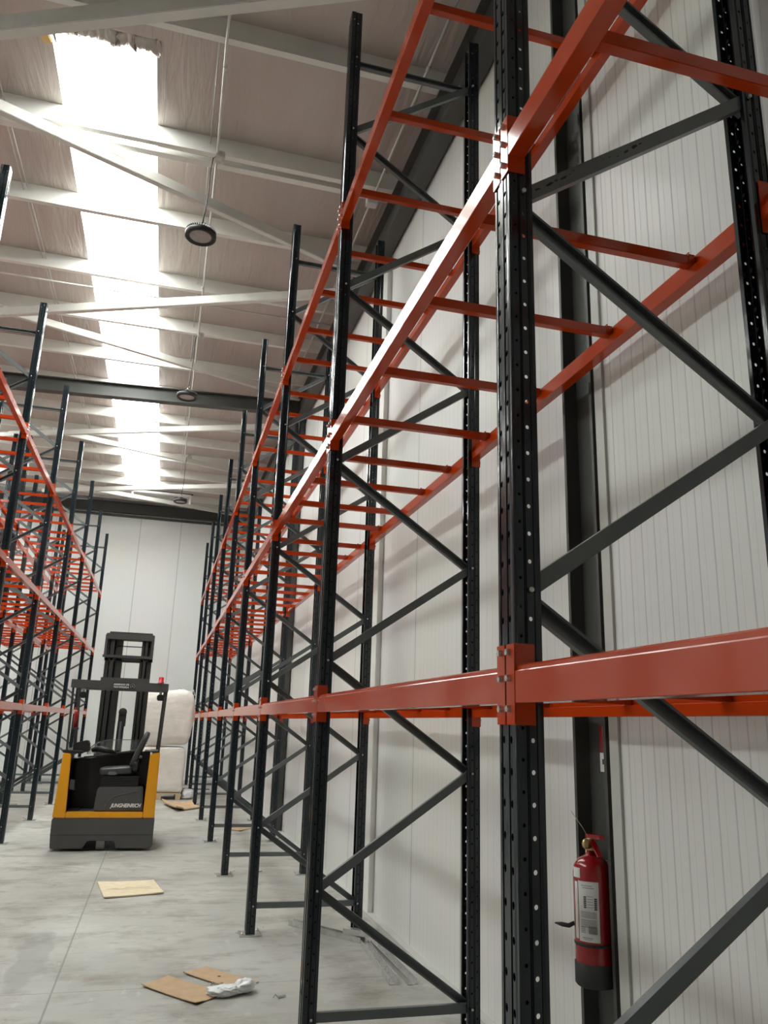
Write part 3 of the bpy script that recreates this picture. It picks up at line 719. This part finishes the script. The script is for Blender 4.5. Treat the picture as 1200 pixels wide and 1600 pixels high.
# clear weather shield, bent sheet
mb = MB(); pts = [(-.37, .60, 1.18), (-.33, .66, 1.27), (-.26, .70, 1.33), (-.15, .72, 1.36), (.0, .73, 1.372), (.30, .73, 1.378)]
for i in range(len(pts) - 1):
    a, b2 = pts[i], pts[i + 1]
    mb.add([(a[0], a[1], a[2]), (b2[0], b2[1], b2[2]), (b2[0], b2[1] - .03, 1.17), (a[0], a[1] - .03, 1.17)], [(0, 1, 2, 3)])
mb.obj('weather_shield', M['clear'], T, solid=.005)
MB().tube(pts, .005, 6).obj('shield_rim', M['tgrey'], T)
MB().prism([(-.525, 1.20), (-.315, 1.22), (-.33, 1.345), (-.36, 1.37), (-.44, 1.35), (-.515, 1.33)], 'y', .15, .42).obj('control_box', M['black'], T, bevel=.012)
MB().prism([(-.64, 1.21), (-.38, 1.20), (-.38, 1.235), (-.64, 1.245)], 'y', .02, .9).obj('elbow_rest', M['black'], T, bevel=.01)
MB().box(.475, .60, .02, .9, 1.235, 1.25).obj('elbow_rest', M['black'], T, bevel=.005)
MB().prism([(-.50, .75), (-.44, .74), (-.45, .86), (-.50, .87)], 'y', .10, .2).obj('storage_pocket', M['tgrey'], T)
MB().box(-.49, -.36, .12, .4, .462, .50).obj('pedal', M['black'], T, bevel=.01)
# seat base with swoosh and lettering
MB().prism([(-.170, .480), (-.150, .74), (-.135, .775), (-.11, .788), (.43, .792), (.455, .48)], 'y', .06, .56).obj('seat_box', M['tgrey'], T, bevel=.012)
MB().tube([(.03 - .06, .056, .495), (.0 - .02, .056, .57), (.02, .056, .63), (.06, .056, .66), (.14, .056, .69), (.36, .056, .735)], .004, 6).obj('swoosh_line', M['brace'], T)
tm = text_mesh('JUNGHEINRICH', .068, M['white'], 'lettering', shear=.35, bold=.0022, extrude=.001)
o = mesh_obj('lettering', tm, T, (.045, .045, .535), 'white brand lettering'); o.rotation_euler = (math.pi / 2, 0, 0)
wmax = max(v.co.x for v in tm.vertices); o.scale = (.385 / wmax, .95, 1)
# seat
mb = MB()
for i in range(6): mb.box(-.12 + .004 * i, .36, .09, .50, .795 + i * .022, .812 + i * .022)
mb.obj('seat_bellows', M['black'], T)
def soft_box(cx, cy, cz, sx, sy, sz, e=4.0, nu=28, nv=18, noise=0.0, seed=1, fn=None):
    random.seed(seed); ph = [(random.uniform(-1, 1), random.uniform(-1, 1), random.uniform(-1, 1), random.uniform(0, 6.28)) for _ in range(10)]
    vs = []; fs = []
    def sg(x, p): return math.copysign(abs(x) ** p, x)
    for j in range(nv + 1):
        th = -math.pi / 2 + math.pi * j / nv
        for i in range(nu):
            a = 2 * math.pi * i / nu
            x = sg(math.cos(th), 2 / e) * sg(math.cos(a), 2 / e); y = sg(math.cos(th), 2 / e) * sg(math.sin(a), 2 / e); z = sg(math.sin(th), 2 / e)
            d = 1.0
            if noise:
                for k, (p, q, r, o2) in enumerate(ph): d += noise / 4 * math.sin((k + 2) * 1.3 * (p * x + q * y + r * z) * 1.6 + o2)
            P = Vector((x * sx / 2 * d, y * sy / 2 * d, z * sz / 2 * (1 + (d - 1) * .4)))
            if fn: P = fn(P)
            vs.append((P.x + cx, P.y + cy, P.z + cz))
    for j in range(nv):
        for i in range(nu): fs.append((j * nu + i, j * nu + (i + 1) % nu, (j + 1) * nu + (i + 1) % nu, (j + 1) * nu + i))
    return MB().add(vs, fs, True)
soft_box(.06, .29, .985, .44, .46, .105, 5, fn=lambda p: Vector((p.x, p.y, p.z + .06 * p.x))).obj('seat_cushion', M['mast'], T)
soft_box(.02, .07, .96, .12, .02, .05, 4).obj('seat_handle', M['brace'], T)
def tilt(p):
    a = .38; return Vector((p.x * math.cos(a) + p.z * math.sin(a), p.y, -p.x * math.sin(a) + p.z * math.cos(a)))
soft_box(.335, .29, 1.265, .085, .44, .50, 4, fn=tilt).obj('backrest', M['mast'], T)
soft_box(.30, .27, 1.05, .10, .40, .16, 4).obj('backrest_hinge', M['black'], T)
MB().lathe([(0, -.03), (.022, -.028), (.022, .02), (0, .022)], 12, (.36, .05, 1.17), 'y').obj('seat_knob', M['tgrey'], T)
MB().prism([(.30, .80), (.475, .80), (.475, 1.24), (.40, 1.24), (.34, 1.0)], 'y', .30, .9).obj('cab_side_lining', M['black'], T)
# overhead guard
def quadbar(x0, z0, x1, z1, h, y0, y1): return MB().prism([(x0, z0), (x1, z1), (x1, z1 + h), (x0, z0 + h)], 'y', y0, y1)
quadbar(-.632, 2.045, .632, 2.032, .112, -.02, .03).obj('guard_crossbar', M['tgrey'], T, bevel=.006)
for x0 in (-.62, .585): MB().box(x0, x0 + .035, .03, 1.15, 2.06, 2.13).obj('guard_side_rail', M['tgrey'], T, bevel=.005)
MB().box(-.60, .60, 1.10, 1.16, 2.06, 2.13).obj('guard_front_rail', M['tgrey'], T)
for x in (-.35, -.1, .15, .4): MB().box(x, x + .03, .03, 1.10, 2.08, 2.11).obj('guard_bar', M['mast'], T)
for (xa, xb_, y, r_) in ((-.585, -.605, .05, .014), (-.53, -.565, .50, .022), (.585, .615, .05, .012), (.56, .59, .80, .016)):
    MB().bar((xa, y, 1.20), (xb_, y, 2.06), r_ * 2, r_ * 2, (0, 1, 0)).obj('guard_post', M['mast'], T, bevel=.003)
MB().tube([(.575 + .007 * math.sin(k * 1.3), .06 + .007 * math.cos(k * 1.3), 1.24 + k * .02) for k in range(41)], .004, 5).obj('coiled_cable', M['black'], T)
for x in (-.47, .535):
    MB().box(x - .045, x + .045, -.0, .06, 1.915, 1.995).obj('work_lamp', M['black'], T, bevel=.012)
    MB().box(x - .02, x + .02, .02, .04, 1.995, 2.05).obj('lamp_bracket', M['zinc'], T)
MB().lathe([(.042, 0), (.042, .012), (.034, .014), (.034, .075), (.028, .083), (0, .084)], 20).obj('beacon', M['beacon'], T, (.525, .0, 2.148), label='red warning beacon')
MB().lathe([(.03, 0), (.03, .2), (.015, .23), (0, .23)], 16).obj('small_extinguisher', M['red'], T, (-.552, .35, 1.53))
MB().box(-.575, -.495, .255, .345, 1.50, 1.53).obj('extinguisher_bracket', M['mast'], T)
plate = MB().box(-.10, .19, -.0235, -.0195, 2.055, 2.138).obj('warning_plate', M['mast'], T)
for s_, z in (('ARMENDO DE', 2.100), ('TACO HORQUILLA', 2.066)):
    tm = text_mesh(s_, .036, M['white'], 'lettering', bold=.0012); wm = max(v.co.x for v in tm.vertices)
    o = mesh_obj('lettering', tm, plate, (-.09, -.025, z)); o.rotation_euler = (math.pi / 2, 0, 0); o.scale = (.20 / wm, .85, 1)
mb = MB().tube([(.155 + .03 * math.cos(a / 10), -.0245, 2.095 + .03 * math.sin(a / 10)) for a in range(-10, 45, 4)], .003, 5).lathe([(0, -.003), (.01, -.002), (.01, .0)], 10, (.155, -.0235, 2.092), 'y')
mb.obj('round_emblem', M['ink_pale'], plate)
# mast
def rail(x0, x1, z0, z1):
    w_ = x1 - x0; return MB().box(x0, x0 + w_ * .22, 1.38, 1.50, z0, z1).box(x0 + w_ * .30, x0 + w_ * .52, 1.34, 1.48, z0, z1).box(x0 + w_ * .62, x1, 1.40, 1.50, z0, z1).box(x0, x1, 1.50, 1.52, z0, z1)
for x0, x1 in ((-.335, -.085), (.175, .350)):
    rail(x0, x1, .30, 2.55).obj('mast_rail', M['mast'], T)
    rail(x0 - .012 if x0 < 0 else x0 + .01, x1 - .012 if x0 < 0 else x1 + .012, 2.52, 2.90).obj('inner_rail', M['mast'], T)
    MB().box(x0 + .06, x1 - .03 if x0 < 0 else x1 - .06, 1.485, 1.499, .3, 2.88).obj('rail_web', M['black'], T)
MB().box(-.352, .362, 1.30, 1.52, 2.83, 2.925).obj('mast_head', M['tgrey'], T, bevel=.008)
MB().box(-.31, .33, 1.36, 1.46, 2.925, 2.955).obj('head_cap', M['mast'], T, bevel=.005)
MB().box(-.34, .35, 1.40, 1.44, 2.735, 2.748).obj('mast_tie_rod', M['mast'], T)
MB().box(-.375, .365, 1.32, 1.36, 2.56, 2.60).obj('mast_crossbar', M['tgrey'], T, bevel=.004)
MB().box(-.33, .34, 1.42, 1.46, 2.50, 2.575).obj('mast_crossbar', M['mast'], T)
MB().box(-.36, .35, 1.32, 1.38, 2.16, 2.26).obj('mast_crossbar', M['tgrey'], T, bevel=.004)
for x in (-.36, .325): MB().box(x, x + .035, 1.31, 1.36, 2.56, 2.90).obj('head_bracket', M['tgrey'], T)
MB().box(-.33, .34, 1.38, 1.5, .30, .42).obj('mast_crossbar', M['mast'], T)
MB().tube([(.0, 1.42, .35), (.0, 1.42, 1.62)], .05, 14).obj('lift_cylinder', M['black'], T)
MB().lathe([(.0, -.03), (.055, -.03), (.06, -.02), (.06, .02), (.055, .03), (0, .03)], 20, (.01, 1.40, 1.76), 'y').box(-.045, .065, 1.385, 1.44, 1.55, 1.76).obj('chain_pulley', M['mast'], T)
for x in (-.2, .2): MB().box(x - .05, x + .05, 1.54, 2.60, .06, .10).box(x - .05, x + .05, 1.52, 1.56, .06, .55).obj('fork', M['mast'], T)

# ------------------------------------------------------------ big bags on a pallet
PX, PYY = .18, 18.62
pal = thing('wooden_pallet', 'wooden pallet under the stacked white bags at the far end', 'pallet', (PX, PYY, 0))
for i in range(5): MB().box(-.45, .44, i * .2, i * .2 + .13, .115, .137).obj('deck_board', M['wood'], pal)
for x in (-.45, -.06, .34):
    MB().box(x, x + .10, 0, .93, .022, .115).obj('block', M['wood'], pal)
    MB().box(x, x + .10, 0, .93, 0, .022).obj('bottom_board', M['wood'], pal)
def lowfn(p): return Vector((p.x * (1 + .02 * math.sin(p.z * 9)), p.y, p.z))
lo = thing('bulk_bag', 'white woven bulk bag standing directly on the pallet', 'bulk bag', (PX, PYY, .138), 'stacked bulk bags')
soft_box(.0, .46, .475, .96, .92, .95, 12, 64, 48, .02, 4, lowfn).obj('bag_body', M['bag'], lo)
up = thing('bulk_bag', 'white woven bulk bag bulging on top of the other bag', 'bulk bag', (PX + .03, PYY, 1.115), 'stacked bulk bags')
def upfn(p):
    s2 = 1 - .14 * max(0, (-p.z / .58)) ** 2 - (.10 * max(0, (p.z - .2) / .4) ** 2)
    return Vector((p.x * s2 + .03 * p.z, p.y * s2, p.z + .02 * math.sin(p.x * 7)))
soft_box(.0, .46, .60, 1.12, 1.0, 1.19, 7, 64, 48, .035, 9, upfn).obj('bag_body', M['bag'], up)
MB().tube([(.40, .30, 1.10), (.30, .26, 1.22), (.22, .24, 1.26), (.14, .22, 1.18), (.16, .22, 1.10)], .012, 6).obj('lifting_loop', M['film'], up)
MB().tube([(.20, .20, 1.13), (.30, .2, 1.19), (.40, .22, 1.17), (.50, .25, 1.22), (.54, .3, 1.10)], .012, 6).obj('lifting_loop', M['film'], up)
MB().tube([(-.2, .2, 1.14), (-.08, .2, 1.21), (.05, .2, 1.15)], .010, 6).obj('lifting_loop', M['film'], up)
tag(soft_box(.78, 18.95, .10, .26, .5, .20, 3, 24, 16, .12, 5).obj('plastic_wrap', M['film']), 'crumpled pale plastic heaped on the floor beside the pallet', 'plastic')

# ------------------------------------------------------------ things on the floor
def sheet(name, poly, z, th, mat, label, curl=0.0, group=None, cat='cardboard'):
    cx = sum(p[0] for p in poly) / len(poly); cy = sum(p[1] for p in poly) / len(poly)
    mb = MB(); N = 10; a, b_, c, d = [Vector((p[0] - cx, p[1] - cy, 0)) for p in poly]
    vs = []
    for lay in (0, th):
        for j in range(N + 1):
            for i in range(N + 1):
                u, v = i / N, j / N
                P = (a * (1 - u) + b_ * u) * (1 - v) + (d * (1 - u) + c * u) * v
                h = curl * ((abs(u - .5) * 2) ** 3 * .6 + (abs(v - .5) * 2) ** 4 * .5) * (1 if (u + v) < 1.3 else .3)
                vs.append((P.x, P.y, h + lay))
    M1 = (N + 1) ** 2; fs = []
    for j in range(N):
        for i in range(N):
            k = j * (N + 1) + i; fs += [(k, k + N + 1, k + N + 2, k + 1), (M1 + k, M1 + k + 1, M1 + k + N + 2, M1 + k + N + 1)]
    for i in range(N):
        for (k, l) in ((i, i + 1), (N * (N + 1) + i + 1, N * (N + 1) + i), ((i + 1) * (N + 1), i * (N + 1)), (i * (N + 1) + N, (i + 1) * (N + 1) + N)):
            fs.append((k, l, M1 + l, M1 + k))
    mb.add(vs, fs)
    return tag(mb.obj(name, mat, None, (cx, cy, z)), label, cat, group)
sheet('cardboard_sheet', [(.061, 5.916), (.231, 6.07), (.60, 5.70), (.387, 5.50)], .001, .005, M['card'], 'brown cardboard piece left of the white plastic bag', .012)
c2 = sheet('cardboard_sheet', [(.333, 6.147), (.492, 6.25), (.815, 5.873), (.627, 5.757)], .001, .005, M['card'], 'brown cardboard piece behind the white plastic bag, with a small hole', .010)
MB().lathe([(0, .0058), (.012, .0058), (.012, .0052)], 12, (0, .03, .001)).obj('hole', M['ink'], c2)
c3 = sheet('cardboard_box_flat', [(-.332, 8.627), (.224, 8.80), (.122, 9.474), (-.442, 9.392)], .001, .012, M['card_pale'], 'pale flattened cardboard box in the aisle before the truck', .008, cat='cardboard')
MB().box(-.27, .28, -.06, -.05, .0125, .0145).box(-.26, -.12, -.02, -.012, .0125, .0145).box(-.05, .2, .01, .018, .0125, .0145).obj('fold_slots', M['wood'], c3)
sheet('cardboard_sheet', [(.231, 17.75), (.80, 17.45), (1.02, 16.95), (.50, 16.25)], .001, .02, M['card'], 'curled brown cardboard sheet in front of the stacked bags', .08)
sheet('cardboard_sheet', [(1.25, 13.65), (1.42, 13.45), (1.68, 13.92), (1.45, 14.0)], .001, .006, M['card'], 'small brown cardboard piece lying under the right rack', .01)
bagf = lambda p: Vector((p.x + .02 * math.sin(9 * p.y), p.y, max(p.z, -.025)))
pb = thing('plastic_bag', 'crumpled white plastic bag lying beside the cardboard', 'plastic bag', (.60, 5.66, .027))
soft_box(-.02, 0, 0, .20, .13, .055, 2.6, 36, 22, .28, 12, bagf).obj('film', M['film'], pb)
soft_box(.10, .03, .012, .12, .12, .085, 2.4, 30, 20, .25, 21, bagf).obj('knot', M['film'], pb)

def floor_channel(p0, p1, lab, w_=.062, h=.042, mat='zinc_bright', name='metal_channel', flip=False, lift=0.0):
    p0 = Vector((p0[0], p0[1], 0)); p1 = Vector((p1[0], p1[1], 0)); t = (p1 - p0); L = t.length; t.normalize(); nrm = Vector((-t.y, t.x, 0)); th = .003
    pr = [(-w_ / 2, 0), (w_ / 2, 0), (w_ / 2, h), (w_ / 2 - th, h), (w_ / 2 - th, th), (-w_ / 2 + th, th), (-w_ / 2 + th, h), (-w_ / 2, h)]
    if flip: pr = [(u, h - v) for u, v in pr][::-1]
    n = len(pr); vs = [nrm * u + Vector((0, 0, v)) + t * s_ for s_ in (0, L) for u, v in pr]
    mb = MB().add(vs, [tuple(range(n - 1, -1, -1)), tuple(range(n, 2 * n))] + [(i, (i + 1) % n, n + (i + 1) % n, n + i) for i in range(n)])
    return tag(mb.obj(name, M[mat], None, (p0.x, p0.y, .001 + lift)), lab, 'metal channel', 'galvanised channels on the floor')
floor_channel((1.270, 7.39), (1.740, 6.74), 'galvanised channel pointing into the aisle, beside the foot of a rear post')
floor_channel((1.62, 6.87), (1.80, 6.73), 'short galvanised channel lying across the end of the one pointing into the aisle', flip=True, lift=.044)
floor_channel((1.735, 6.66), (1.690, 5.68), 'galvanised channel lying parallel to the wall, nearer the aisle')
floor_channel((1.81, 6.64), (1.815, 5.66), 'galvanised channel lying parallel to the wall, nearer the wall', flip=False)
tag(MB().bar((.70, 21.52, .012), (1.42, 21.36, .012), .03, .02).obj('steel_bar', M['black']), 'black steel bar lying at the far end of the right rack', 'bar')
tag(MB().bar((-2.78, 16.9, .016), (-2.45, 17.3, .016), .05, .03).obj('steel_offcut', M['zinc_bright']), 'pale metal offcut on the floor under the left rack', 'metal offcut')
for i, (x, y, lab) in enumerate([(.55, 5.86, 'small wire clip on the floor near the brown cardboard'), (1.30, 9.9, 'small bright screw cluster under the right rack'), (.915, 5.55, 'zinc wire clip on the floor beside the second front post')]):
    tag(MB().bar((-.02, 0, .006), (.03, .012, .010), .014, .008).tube([(-.02, 0, .008), (-.035, .01, .02), (-.05, -.01, .008)], .003, 5).obj('metal_clip', M['zinc_bright'], None, (x, y, 0)), lab, 'clip', 'loose clips')
